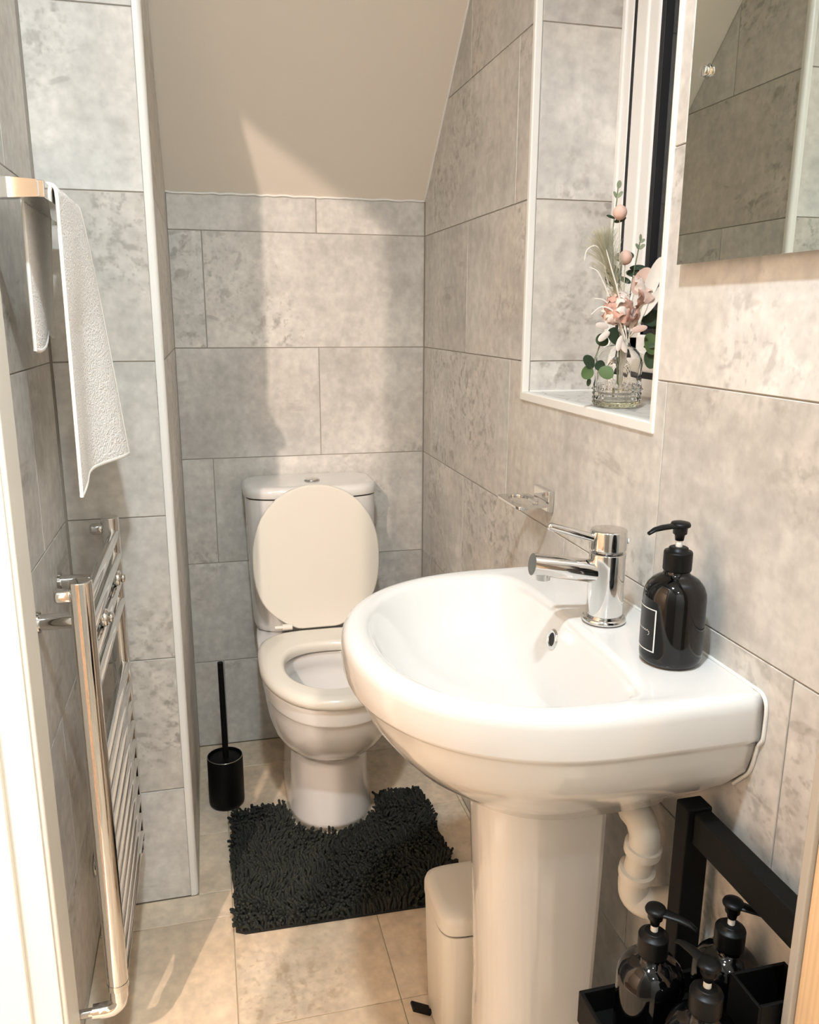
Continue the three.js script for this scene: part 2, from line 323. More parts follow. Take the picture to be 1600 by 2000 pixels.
{ // window: recess lining, sill, trims, frame, sash, glass
  const w = structure('window_1', 'white framed window in a tiled recess, dark night glass', 'window');
  const { z0, z1, y0, y1 } = WIN, D = .172;
  // tiled reveals (far side faces the camera)
  const far = new THREE.Group(); far.name = 'far_reveal'; w.add(far);
  const rows = ROWS.slice(0, -1).map((y, k) => [Math.max(y, y0 + .004), Math.min(ROWS[k + 1], y1)]).filter(r => r[1] - r[0] > .01);
  tileSurface(far, V(0, 0, z0 + .006), V(1, 0, 0), V(0, 1, 0), rows.map(r => [.012, D, r[0], r[1]]), M.tiles);
  part('reveal_backing', box(.004, D, y0, y1, z0 - .004, z0 + .004), M.grout, w);
  const near = new THREE.Group(); near.name = 'near_reveal'; w.add(near);
  tileSurface(near, V(0, 0, z1 - .006), V(-1, 0, 0), V(0, 1, 0), rows.map(r => [-D, -.012, r[0], r[1]]), M.tiles);
  part('reveal_backing', box(.004, D, y0, y1, z1 - .004, z1 + .004), M.grout, w);
  part('reveal_head', box(.004, D, y1 - .004, y1 + .004, z0, z1), M.paint, w);
  const sg = box(.008, D, y0 - .004, y0 + .003, z0 + .002, z1 - .002); { const p = sg.attributes.position, uv = sg.attributes.uv; for (let i = 0; i < p.count; i++) uv.setXY(i, p.getZ(i) * 2.2, p.getX(i) * 2.2); }
  part('sill', sg, M.marble, w);
  const tw = .013;
  part('edge_trim', rbox(-.003, .012, y0 - tw, y1, z0 - .005, z0 + .0075, .003, 3), M.trimWhite, w);
  part('edge_trim', rbox(-.003, .012, y0 - tw, y1, z1 - .0075, z1 + .004, .003, 3), M.trimWhite, w);
  part('edge_trim', rbox(-.0032, .0125, y0 - tw, y0 + .0045, z0 - .005, z1 + .004, .003, 3), M.trimWhite, w);
  part('caulk', tube([V(.012, y0 + .004, z0 + .0065), V(D, y0 + .004, z0 + .0065)], .0025, 4, 6), M.trimWhite, w);
  // frame ring helper in the plane x
  const ring = (name, xa, xb, ins, wd, mat, r = .004) => {
    const a = z0 + ins, b = z1 - ins, c = y0 + ins * .9, d = y1 - ins;
    const p = part(name, merge([rbox(xa, xb, c, d, a, a + wd, r, 3), rbox(xa, xb, c, d, b - wd, b, r, 3), rbox(xa, xb, c, c + wd * .9, a, b, r, 3), rbox(xa, xb, d - wd, d, a, b, r, 3)]), mat, w); return p;
  };
  ring('outer_frame', D - .002, D + .06, 0, .043, M.upvc, .004);
  ring('outer_frame_bead', D - .006, D + .004, .006, .014, M.upvc, .003);
  ring('seal', D - .0003, D + .05, .042, .015, M.gasket, .001);
  ring('sash', D - .003, D + .045, .055, .042, M.upvc, .005);
  ring('glazing_bead', D + .001, D + .04, .094, .036, M.upvc, .006);
  ring('gasket', D + .005, D + .03, .127, .014, M.gasket, .002);
  part('glass', box(D + .014, D + .018, y0 + .1, y1 - .1, z0 + .135, z1 - .135), M.pane, w);
}

// ================= SANITARY WARE =================
{ // basin
  const zc = 1.283, F = (x, s, y) => V(-x, y, zc + s); // front direction is -x
  const ring = (y, cf, aF, aB, h, nF = 2.2, nB = 0) => dring((f, s) => V(-f, y, zc + s), cf, aF, aB, h, nF, nB);
  const t = thing('washbasin', 'white ceramic half-round washbasin on the right wall', 'washbasin');
  const cx = .162, ab = .16;
  const L = [];
  L.push(ring(.601, cx, .085, .085, .085, 2.2, 3)); L.push(ring(.606, cx, .11, .11, .115, 2.2, 4)); L.push(ring(.624, cx, .152, .145, .158, 2.2, 6));
  L.push(ring(.662, cx, .203, .158, .194)); L.push(ring(.694, cx, .232, ab, .230)); L.push(ring(.725, cx, .254, ab, .256)); L.push(ring(.752, cx, .266, ab, .2635)); L.push(ring(.764, cx, .270, ab, .266));
  L.push(ring(.768, cx, .273, ab, .2675)); L.push(ring(.772, cx, .2805, ab, .2715)); L.push(ring(.777, cx, .283, ab, .273)); L.push(ring(.795, cx, .2845, ab, .2735)); L.push(ring(.812, cx, .284, ab, .2735));
  L.push(ring(.820, cx, .2825, ab, .272)); L.push(ring(.826, cx, .279, ab, .2685)); L.push(ring(.8295, cx, .273, ab, .2635)); L.push(ring(.8305, cx, .265, ab - .002, .257));
  L.push(ring(.8295, .19, .228, .130, .247, 2.2, 7));
  L.push(ring(.8285, .20, .212, .092, .2405, 2.2, 5)); L.push(ring(.8265, .20, .208, .085, .2365, 2.2, 4.6)); L.push(ring(.822, .20, .204, .081, .232, 2.2, 4.4)); L.push(ring(.812, .20, .199, .078, .227, 2.2, 4.2));
  L.push(ring(.79, .20, .188, .073, .215, 2.2, 4)); L.push(ring(.765, .20, .172, .067, .198, 2.2, 4)); L.push(ring(.74, .20, .150, .062, .175, 2.2, 3.6)); L.push(ring(.718, .195, .118, .052, .142, 2.2, 3.2)); L.push(ring(.702, .19, .080, .045, .10, 2.2, 2.6)); L.push(ring(.694, .185, .045, .036, .05, 2.1, 2.2)); L.push(ring(.690, .183, .022, .022, .022, 2, 2));
  part('bowl', loft(L, {}), M.ceramic, t);
  const wst = part('waste', lathe([[0, .004], [.019, .004], [.0215, .002], [.0215, 0], [0, 0]], 28), M.chrome, t); wst.position.set(-.183, .690, zc);
  const oh = part('overflow', new THREE.TorusGeometry(.0125, .0035, 12, 28), M.chrome, t); oh.position.set(-.1275, .787, 1.243); oh.rotation.set(0, -Math.PI / 2, 0); oh.rotateX(-.22);
  const od = part('overflow_hole', new THREE.CylinderGeometry(.0115, .0115, .004, 24), M.dark, oh); od.rotation.x = Math.PI / 2;
  // silicone seam to the wall
  const pts = []; for (const [y, h] of [[.694, .230], [.71, .244], [.725, .256], [.752, .2635], [.764, .266], [.772, .2712], [.777, .273], [.795, .2737], [.812, .2735], [.820, .272], [.826, .2685], [.8295, .2635], [.8308, .257], [.8308, .25]]) pts.push(V(-.002, y, zc + h + .0012));
  for (let z = 1.50; z > 1.03; z -= .05) pts.push(V(-.002, .8312, z));
  part('silicone_seam', tube(pts, .0026, 240, 6), M.whitePlastic, t);
}
{ // pedestal
  const zc = 1.283; const ring = (y, cf, aF, aB, h) => dring((f, s) => V(-f, y, zc + s), cf, aF, aB, h, 2.5, 8);
  const g = loft([ring(0, .15, .100, .064, .088), ring(.02, .15, .099, .064, .0875), ring(.08, .15, .096, .063, .086), ring(.25, .15, .095, .063, .0855), ring(.45, .15, .103, .066, .089), ring(.57, .15, .109, .066, .0925), ring(.600, .15, .110, .066, .093)], { crease: .8 });
  single('basin_pedestal', g, M.ceramic, 'white ceramic pedestal column under the washbasin', 'pedestal');
}
{ // tap
  const t = thing('basin_tap', 'chrome single-lever mixer tap on the washbasin', 'tap', [-.072, .8305, 1.290]);
  part('base_ring', lathe([[0, 0], [.030, 0], [.0312, .002], [.0305, .006], [.027, .0085], [0, .0085]], 48), M.chrome, t);
  part('body', lathe([[0, .006], [.0255, .006], [.0255, .100], [.0245, .102], [0, .102]], 48), M.chrome, t);
  part('neck', lathe([[0, .101], [.0215, .101], [.0215, .1065], [0, .1065]], 40), M.chromeSoft, t);
  part('lever_cap', lathe([[0, .1055], [.0245, .1055], [.0255, .107], [.0255, .132], [.0245, .1345], [.02, .1352], [0, .1352]], 48), M.chrome, t);
  const d = V(-1, .165, -.06).normalize();
  const a = V(0, .071, 0), b = a.clone().addScaledVector(d, .112);
  const sp = part('spout', rod(a, b, .0168, .0155, 40), M.chrome, t);
  part('aerator', rod(b.clone().addScaledVector(d, -.0165).add(V(0, -.011, 0)), b.clone().addScaledVector(d, -.0165).add(V(0, -.020, 0)), .0115, .0105, 28), M.chromeSoft, sp);
  const h0 = V(-.02, .1225, 0), h1 = h0.clone().add(V(-.066, .020, -.004));
  part('lever', rod(h0, h1, .0062, .0056, 20), M.chrome, t);
  part('lever_tip', (() => { const s = new THREE.SphereGeometry(.0056, 16, 10); s.translate(h1.x, h1.y, h1.z); return s; })(), M.chrome, t);
  part('marker', rod(V(.0245, .118, .008), V(.0265, .118, .0086), .004, .004, 14), M.whitePlastic, t);
}
{ // waste trap behind the pedestal
  const t = thing('waste_pipe', 'white plastic waste pipe bend beside the pedestal', 'pipe');
  const y0 = .5775, x = -.0545;
  part('outlet', rod(V(x, y0, 1.315), V(x, y0, 1.395), .019, .019, 24), M.pvc, t);
  part('elbow', tube([V(x, y0, 1.376), V(x, y0 - .002, 1.398), V(x, y0 - .016, 1.412), V(x, y0 - .04, 1.411)], .0212, 20, 20), M.pvc, t);
  part('collar', rod(V(x, .546, 1.4115), V(x, .533, 1.409), .0255, .0255, 28), M.pvc, t);
  part('downpipe', rod(V(x, .54, 1.410), V(x, .488, 1.398), .019, .019, 24), M.pvc, t);
  part('collar', rod(V(x, .500, 1.4005), V(x, .489, 1.398), .0252, .0252, 28), M.pvc, t);
  part('trap', tube([V(x, .492, 1.398), V(x, .468, 1.393), V(x + .004, .450, 1.394), V(x + .016, .442, 1.402), V(-.004, .441, 1.408)], .0215, 24, 20), M.pvc, t);
}
{ // toilet
  const X = -.347;
  const ring = (y, front, back, half, cz = .40, nF = 2.15, nB = 6) => dring((f, s) => V(X + s, y, f), cz, front - cz, cz - back, half, nF, nB);
  const t = thing('toilet', 'white close-coupled toilet with its lid raised', 'toilet');
  const L = [ring(0, .505, .09, .110, .36, 2.3, 5), ring(.02, .504, .09, .108, .36, 2.3, 5), ring(.09, .497, .085, .1, .36, 2.3, 5), ring(.17, .496, .08, .099, .36, 2.3, 5), ring(.195, .502, .075, .101, .36, 2.2), ring(.212, .530, .07, .112, .37), ring(.235, .567, .06, .128), ring(.265, .600, .05, .143), ring(.30, .626, .04, .153), ring(.335, .642, .03, .158), ring(.3585, .648, .028, .1592), ring(.362, .6525, .027, .1622), ring(.368, .6545, .026, .1632), ring(.395, .657, .025, .165), ring(.404, .655, .024, .164), ring(.408, .650, .024, .160),
    ring(.408, .618, .315, .126, .45, 2.1, 2.6), ring(.402, .610, .322, .118, .45, 2.1, 2.4), ring(.372, .610, .322, .118, .45, 2.1, 2.4), ring(.362, .618, .316, .124, .45, 2.1, 2.4), ring(.34, .612, .32, .12, .45, 2.1, 2.4), ring(.28, .575, .34, .097, .45, 2.1, 2.3), ring(.22, .525, .37, .066, .45, 2, 2.2), ring(.19, .50, .39, .05, .45, 2, 2)];
  part('pan', loft(L), M.ceramic, t);
  const wt = part('water', new THREE.CircleGeometry(.058, 32), phy({ color: 0xdfe6e4, roughness: .03, clearcoat: 1 }), t); wt.rotation.x = -Math.PI / 2; wt.position.set(X, .212, .447);
  // seat ring
  const so = (y, g) => ring(y, .671 + g, .232 - g, .172 + g, .42, 2.15, 3.6), si = (y, g) => ring(y, .604 + g, .338 - g, .112 + g, .46, 2.1, 2.5);
  part('seat', loft([so(.411, -.008), so(.414, -.001), so(.424, 0), so(.433, -.003), so(.4385, -.011), so(.440, -.02), si(.4395, .012), si(.436, .004), si(.428, 0), si(.414, .002), si(.411, .006)], { closed: true }), M.seat, t);
  // raised lid, leaning on the cistern
  const lidOutline = [];
  for (let j = 0; j < 72; j++) { const a = j / 72 * Math.PI * 2, c = Math.cos(a), s = Math.sin(a), n = s > 0 ? 2.12 : 2.5; lidOutline.push(new THREE.Vector2(.163 * Math.sign(c) * Math.pow(Math.abs(c), 2 / n) * (s < 0 ? 1 - .27 * s * s * s * s : 1), (s > 0 ? .188 : .196) * Math.sign(s) * Math.pow(Math.abs(s), 2 / n))); }
  const clipped = lidOutline.map(p => new THREE.Vector2(p.x, Math.max(p.y, -.188)));
  const lg = new THREE.ExtrudeGeometry(new THREE.Shape(clipped), { depth: .006, bevelEnabled: true, bevelSize: .005, bevelThickness: .005, bevelSegments: 4, steps: 1 });
  const lid = part('lid', mergeVertices(lg), M.seat, t); lid.position.set(X, .632, .215); lid.rotation.x = -.075;
  for (const s of [-1, 1]) {
    const h = part('hinge', rod(V(X + s * .072, .449, .238), V(X + s * .098, .449, .238), .0085, .0085, 18), M.seat, t);
    part('hinge_pin', rod(V(X + s * .098, .449, .238), V(X + s * .118, .449, .238), .0058, .0058, 14), M.seat, h);
  }
  // cistern body and cover
  const cr = (y, front, half) => dring((f, s) => V(X + s, y, f), .095, front - .095, .089, half, 3.6, 9);
  const body = part('cistern', loft([cr(.409, .172, .150), cr(.414, .178, .160), cr(.43, .182, .165), cr(.60, .188, .172), cr(.765, .192, .1755), cr(.782, .192, .1755)], { crease: .9 }), M.ceramic, t);
  part('cover_gap', loft([cr(.781, .187, .171), cr(.788, .187, .171)]), M.dark, body);
  const cov = part('cistern_cover', loft([cr(.7855, .192, .1765), cr(.787, .196, .180), cr(.80, .197, .1805), cr(.808, .195, .179), cr(.813, .190, .174), cr(.8155, .182, .166), cr(.816, .165, .150)]), M.ceramic, t);
  const bt = part('flush_button', lathe([[0, .005], [.0175, .005], [.0205, .0035], [.0215, 0], [0, 0]], 32), M.chromeSoft, cov); bt.position.set(X + .006, .8157, .105);
  for (const s of [-1, 1]) { const c = part('button_half', rbox(-.007, .007, .0045, .0062, -.012, .012, .0008), M.chromeSoft, cov); c.position.set(X + .006 + s * .009, .8157, .105); }
}

// ================= CHROME RADIATOR AND TOWEL =================
{
  const t = thing('towel_radiator', 'chrome ladder towel radiator on the left wall', 'radiator');
  const rx = -.797, zN = 1.105, zF = .715, yb = .205, yt = .885, R = .0165;
  const up = (z) => { const sh = lathe([[0, yb], [R - .002, yb], [R, yb + .002], [R, yt - .002], [R - .002, yt], [0, yt]], 40); sh.scale(1, 1, 1); sh.translate(rx, 0, z); return sh; };
  for (const z of [zN, zF]) part('upright', up(z), M.chrome, t);
  const ys = [.853, .809, .765, .720]; for (let k = 0; k < 10; k++) ys.push(.588 - k * .0415);
  for (const y of ys) part('rail', rod(V(rx + .007, y, zF), V(rx + .007, y, zN), .0095, .0095, 20), M.chrome, t);
  for (const z of [.995, .79]) { // wall brackets with round clamps
    const b = part('bracket', rod(V(XL + .0005, .787, z), V(rx + .004, .787, z), .0125, .0125, 24), M.chrome, t);
    part('bracket_rose', rod(V(XL + .0005, .787, z), V(XL + .005, .787, z), .018, .017, 24), M.chrome, b);
    part('clamp', lathe([[0, 0], [.011, 0], [.0145, .004], [.0145, .011], [.011, .015], [0, .015]], 24).rotateZ(-Math.PI / 2).translate(rx + .006, .787, z), M.chrome, b);
    part('clamp_cap', lathe([[0, 0], [.0085, 0], [.0085, .004], [.006, .007], [0, .008]], 20).rotateZ(-Math.PI / 2).translate(rx + .021, .787, z), M.chrome, b);
  }
  for (const z of [zN, zF]) part('vent_plug', lathe([[0, 0], [.010, 0], [.011, .002], [.011, .018], [.008, .022], [0, .022]], 20).rotateZ(Math.PI / 2).translate(rx - R + .003, yt - .022, z), M.chrome, t);
  for (const z of [zN, zF]) { // elbow valves at the bottom
    const v = part('valve', rod(V(rx, yb + .004, z), V(rx, yb - .03, z), .0145, .0145, 24), M.chrome, t);
    part('valve_collar', rod(V(rx, yb + .001, z), V(rx, yb - .009, z), .0172, .0172, 28), M.chromeSoft, v);
    part('elbow', tube([V(rx, yb - .025, z), V(rx - .001, yb - .04, z), V(rx - .012, yb - .05, z), V(rx - .03, yb - .052, z)], .0125, 16, 16), M.chrome, v);
    part('tail', rod(V(rx - .024, yb - .052, z), V(XL + .0005, yb - .052, z), .0075, .0075, 18), M.chrome, v);
    part('nut', rod(V(rx - .028, yb - .052, z), V(rx - .042, yb - .052, z), .0125, .0125, 6), M.chrome, v);
    part('rose', lathe([[0, 0], [.026, 0], [.024, .004], [.012, .010], [0, .010]], 28).rotateZ(-Math.PI / 2).translate(XL + .0005, yb - .052, z), M.chrome, v);
  }
}
{ // towel rail
  const t = thing('towel_rail', 'flat chrome towel rail above the radiator', 'towel rail');
  const y = 1.4105;
  const arm = (z) => loft([[XL + .0005, .0145], [-.852, .0130], [-.804, .0105]].map(p => [V(p[0], y - p[1], z - .011), V(p[0], y + p[1], z - .011), V(p[0], y + p[1], z + .011), V(p[0], y - p[1], z + .011)]), { crease: .3 });
  for (const z of [1.09, .745]) { const a = part('arm', arm(z), M.chrome, t); part('wall_plate', rbox(XL + .0005, XL + .006, y - .017, y + .017, z - .013, z + .013, .002), M.chrome, a); }
  part('rail', rbox(-.832, -.7965, y - .0105, y + .0105, .742, 1.096, .0015), M.chrome, t);
}
{ // towel draped over the rail
  const NU = 34, NV = 90, rail = V(-.8025, 1.424, 0);
  // path parameter v: back hem -> over the rail -> front hem; u: near edge (0) -> far edge (1)
  const P = (u, v) => {
    const z0 = 1.03 - .215 * u; let x, y, z;
    const backLen = .205 + .012 * Math.sin(u * 5 + 1), frontLen = .424 - .022 * u - .006 * Math.sin(u * 3.1);
    const arcL = .052, tot = backLen + arcL + frontLen, s = v * tot;
    if (s < backLen) { const k = (backLen - s) / backLen; x = -.8362 - .006 * k + .007 * Math.sin(u * 4.2 + .5) * k; y = 1.418 - (backLen - s); z = z0 + .012 * k * Math.sin(u * 3.1); }
    else if (s < backLen + arcL) { const a = (s - backLen) / arcL * Math.PI; x = -.8142 - .022 * Math.cos(a) ; y = 1.418 + .0075 * Math.pow(Math.max(0, Math.sin(a)), .55); z = z0; }
    else { const k = (s - backLen - arcL) / frontLen; x = -.7922 + k * .010 * u + .036 * Math.pow(k, .8) * sst(.52, 1, u) + .006 * Math.sin(Math.PI * Math.min(1, k * 2.2)) * Math.sin(Math.PI * u) - .007 * k * Math.exp(-Math.pow((u - .45) / .2, 2)); y = 1.418 - (s - backLen - arcL); z = z0 + .02 * k * (1 - u) - .012 * k * u; }
    return V(x, y, z);
  };
  const T = .0042, pos = [], idx = [], uv = []; const grid = (off) => { for (let j = 0; j <= NV; j++) for (let i = 0; i <= NU; i++) { const u = i / NU, v = j / NV, e = .002, p = P(u, v), du = P(Math.min(1, u + e), v).sub(P(Math.max(0, u - e), v)), dv = P(u, Math.min(1, v + e)).sub(P(u, Math.max(0, v - e))), n = du.cross(dv).normalize(); const edge = Math.min(1, Math.min(u, 1 - u) / .03, Math.min(v, 1 - v) / .012), th = T * (.55 + .45 * edge) + rr(-.00025, .00025); p.addScaledVector(n, off * th / 2); pos.push(p.x, p.y, p.z); uv.push(u * 1.1, v * 3.1); } };
  grid(1); grid(-1); const W = NU + 1, Q = (NV + 1) * W;
  for (let j = 0; j < NV; j++) for (let i = 0; i < NU; i++) { const a = j * W + i, b = a + 1, c = a + W, d = c + 1; idx.push(a, b, c, b, d, c); idx.push(Q + a, Q + c, Q + b, Q + b, Q + c, Q + d); }
  for (let i = 0; i < NU; i++) { const a = i, b = i + 1; idx.push(a, Q + a, b, b, Q + a, Q + b); const c = NV * W + i, d = c + 1; idx.push(c, d, Q + c, d, Q + d, Q + c); }
  for (let j = 0; j < NV; j++) { const a = j * W, c = a + W; idx.push(a, c, Q + a, c, Q + c, Q + a); const b = j * W + NU, d = b + W; idx.push(b, Q + b, d, d, Q + b, Q + d); }
  const g = new THREE.BufferGeometry(); g.setAttribute('position', new THREE.Float32BufferAttribute(pos, 3)); g.setAttribute('uv', new THREE.Float32BufferAttribute(uv, 2)); g.setIndex(idx); g.computeVertexNormals();
  const t = thing('hand_towel', 'white terry hand towel hanging over the chrome rail', 'towel');
  part('cloth', g, M.towel, t);
  const hem = (v) => { const a = []; for (let i = 0; i <= 12; i++) a.push(P(i / 12, v)); return tube(a, .0034, 40, 8); };
  const sel = (u) => { const a = []; for (let i = 0; i <= 40; i++) a.push(P(u, i / 40)); return tube(a, .0028, 160, 7); };
  part('hem', hem(.997), M.towelTrim, t); part('hem', hem(.003), M.towelTrim, t);
  part('selvedge', sel(.003), M.towelTrim, t); part('selvedge', sel(.997), M.towelTrim, t);
}

// ================= SMALL THINGS =================
{ // toilet brush and its pot
  const p = [-.611, .0005, .313];
  const t = thing('brush_pot', 'black round toilet brush pot on the floor', 'brush pot', p);
  part('pot', lathe([[0, 0], [.040, 0], [.044, .004], [.0455, .012], [.0455, .134], [.0445, .1375], [.0425, .1375], [.0415, .13], [.041, .02], [0, .018]], 48), M.blackMatt, t);
  part('rim', new THREE.TorusGeometry(.0445, .0009, 8, 64).rotateX(Math.PI / 2).translate(0, .1372, 0), M.chromeSoft, t);
  const b = thing('toilet_brush', 'black toilet brush with a straight handle in the pot', 'toilet brush', p);
  part('cap', lathe([[0, .126], [.0405, .126], [.0405, .130], [.038, .1325], [.010, .1335], [0, .1335]], 40), M.blackMatt, b);
  part('handle', rod(V(.003, .03, 0), V(.001, .398, 0), .0078, .0072, 20), M.blackMatt, b);
  part('bristles', lathe([[0, .022], [.02, .022], [.03, .035], [.03, .07], [.02, .085], [0, .09]], 24), M.blackMatt, b);
}
{ // shaggy U-shaped mat
  const t = thing('pedestal_mat', 'charcoal shaggy U-shaped mat around the toilet foot', 'mat');
  // outline in (x, z)
  const O = []; const x0 = -.603, x1 = -.106, z0 = .388, z1 = .808, cx = -.347, cr = .116, cz = .416;
  O.push([x0 - .004, z1 - .01], [x0 + .015, z1], [x1 - .02, z1 + .012], [x1, z1 - .01], [x1 + .004, z0 + .02], [x1 - .012, z0 + .008], [cx + cr + .008, z0 + .004]);
  for (let k = 0; k <= 20; k++) { const a = k / 20 * Math.PI; O.push([cx + cr * Math.cos(a), cz + (cr + .0) * Math.sin(a) * .98]); }
  O.push([cx - cr - .008, z0 - .004], [x0 + .012, z0 - .006], [x0, z0 + .01]);
  const sh = new THREE.Shape(O.map(p => new THREE.Vector2(p[0], -p[1])));
  const bg = new THREE.ExtrudeGeometry(sh, { depth: .006, bevelEnabled: false }); bg.rotateX(-Math.PI / 2);
  part('backing', bg.translate(0, .0005, 0), M.matBack, t);
  const inside = (x, z) => { let c = false; for (let i = 0, j = O.length - 1; i < O.length; j = i++) { const [xi, zi] = O[i], [xj, zj] = O[j]; if ((zi > z) !== (zj > z) && x < (xj - xi) * (z - zi) / (zj - zi) + xi) c = !c; } return c; };
  // one soft chenille strand, bent
  const strand = new THREE.TubeGeometry(new THREE.CatmullRomCurve3([V(0, 0, 0), V(.0005, .007, 0), V(.003, .0145, 0), V(.008, .0185, 0)]), 5, .0029, 6, false);
  const tip = new THREE.SphereGeometry(.0031, 6, 5); tip.translate(.0082, .0185, 0); const sg = merge([strand, tip]);
  const pts = []; const step = .0066;
  for (let x = x0 - .01; x < x1 + .02; x += step) for (let z = z0 - .01; z < z1 + .03; z += step) { const a = x + rr(-.003, .003), b = z + rr(-.003, .003); if (inside(a, b)) pts.push([a, b]); }
  const im = new THREE.InstancedMesh(sg, M.shag, pts.length); im.name = 'shag_pile'; im.userData.kind = 'stuff';
  const sw = fbm(3, 3, 77), sw2 = fbm(8, 2, 78), m4 = new THREE.Matrix4(), q = new THREE.Quaternion(), e = new THREE.Euler();
  pts.forEach(([x, z], i) => { const a = sw(x * 1.6 + 1, z * 1.6) * 14 + sw2(x * 2, z * 2) * 5 + rr(-.7, .7); e.set(rr(-.3, .3), a, rr(-.35, .45)); q.setFromEuler(e); const s = rr(.8, 1.2); m4.compose(V(x, .005, z), q, V(s, s * rr(.85, 1.15), s)); im.setMatrixAt(i, m4); const c = rr(.75, 1.3); im.setColorAt(i, new THREE.Color(c, c, c)); });
  t.add(im);
}
{ // pedal bin
  const cx = -.195, cz = 1.116; const ring = (y, hx, hz, n = 5) => { const o = []; for (let j = 0; j < 64; j++) { const a = j / 64 * Math.PI * 2, c = Math.cos(a), s = Math.sin(a); o.push(V(cx + hx * Math.sign(c) * Math.pow(Math.abs(c), 2 / n), y, cz + hz * Math.sign(s) * Math.pow(Math.abs(s), 2 / n))); } return o; };
  const t = thing('pedal_bin', 'pale grey slim pedal bin between the mat and the pedestal', 'bin');
  part('body', loft([ring(.006, .070, .066), ring(.012, .072, .068), ring(.238, .079, .0745), ring(.242, .0785, .074)], { crease: .9 }), M.binGrey, t);
  part('base_ring', loft([ring(.0005, .069, .065), ring(.008, .071, .067)]), M.blackPlastic, t);
  part('gap', loft([ring(.241, .0755, .0715), ring(.249, .0755, .0715)]), M.dark, t);
  part('lid', loft([ring(.246, .079, .0745), ring(.2485, .0805, .0765), ring(.266, .0805, .0765), ring(.274, .078, .074), ring(.279, .072, .068), ring(.2815, .061, .057)]), M.binGrey, t);
  const pd = part('pedal', rbox(-.019, .019, -.003, .003, -.011, .011, .002), M.blackPlastic, t); pd.position.set(-.286, .022, 1.095); pd.rotation.z = -.5;
  part('pedal_arm', rod(V(-.276, .016, 1.095), V(-.255, .010, 1.10), .004, .004, 10), M.blackPlastic, t);
}
// pump bottles ---------------------------------------------------------
function labelTexture(kind) {
  const c = document.createElement('canvas'); c.width = 256; c.height = 384; const x = c.getContext('2d');
  x.fillStyle = '#0b0b0b'; x.fillRect(0, 0, 256, 384); x.strokeStyle = '#f4f2ee'; x.lineWidth = 9; x.strokeRect(7, 7, 242, 370);
  x.lineWidth = 3.2; x.lineCap = 'round';                      // handwritten line, only strokes
  const y = 205; x.beginPath(); x.moveTo(46, y + 12); let px = 46;
  for (let k = 0; k < 8; k++) { const h = [46, 16, 15, 18, 14, 16, 15, 17][k]; x.quadraticCurveTo(px + 6, y - h, px + 11, y - 2); x.quadraticCurveTo(px + 14, y + 10, px + 20, y + 1); px += 20; }
  x.quadraticCurveTo(px + 6, y + 34, px - 10, y + 36); x.stroke();
  if (kind) { x.beginPath(); x.lineWidth = 2.4; x.moveTo(60, 110); x.quadraticCurveTo(120, 90, 180, 112); x.stroke(); }
  const t = new THREE.CanvasTexture(c); t.colorSpace = THREE.SRGBColorSpace; return t;
}
const labelMats = [0, 1].map(k => std({ map: labelTexture(k), roughness: .35 }));
function pumpBottle(label, pos, spoutTurn, labelTurn, k) {
  const t = thing('pump_bottle', label, 'soap bottle', pos, 0, 'black pump bottles');
  const b = part('bottle', lathe([[0, .002], [.030, 0], [.0355, .0015], [.038, .006], [.0385, .012], [.0385, .084], [.0375, .092], [.034, .1005], [.028, .1075], [.0215, .1115], [.0165, .1145], [.0155, .118], [.0155, .124], [0, .124]], 56), M.blackGlass, t);
  const a = 1.35, lg = new THREE.CylinderGeometry(.0388, .0388, .056, 32, 1, true, -a / 2, a); lg.translate(0, .047, 0); lg.rotateY(labelTurn);
  part('label', lg, labelMats[k], b);
  const c = part('collar', lathe([[0, .119], [.0168, .119], [.0174, .1205], [.0174, .1415], [.0166, .1435], [.012, .1445], [.0115, .148], [.0095, .149], [0, .149]], 40), M.blackPlastic, t);
  part('stem', lathe([[0, .145], [.0042, .145], [.0042, .160], [0, .160]], 18), M.whitePlastic, t);
  const h = part('pump_head', lathe([[0, .157], [.0052, .157], [.0062, .164], [.0085, .1655], [.0088, .1735], [.0118, .1745], [.0123, .1765], [.011, .1795], [.006, .1808], [0, .181]], 32), M.blackPlastic, t);
  const secs = [[.0, .0082, .006], [.012, .0075, .0058], [.026, .0058, .0052], [.038, .0045, .0044], [.046, .0034, .0034]].map(([d, w, hh], i) => { const o = []; const yy = [.1755, .1757, .1752, .1735, .1695][i]; for (let j = 0; j < 14; j++) { const q = j / 14 * Math.PI * 2; o.push(V(d, yy + hh * .62 * Math.sin(q) * (i < 2 ? .8 : 1), w * Math.cos(q))); } return o; });
  const sg = loft(secs); sg.rotateY(spoutTurn); part('nozzle', sg, M.blackPlastic, h);
  return t;
}
pumpBottle('black pump bottle standing on the washbasin rim by the wall', [-.0545, .8303, 1.436], Math.PI + .12, -1.75, 0);
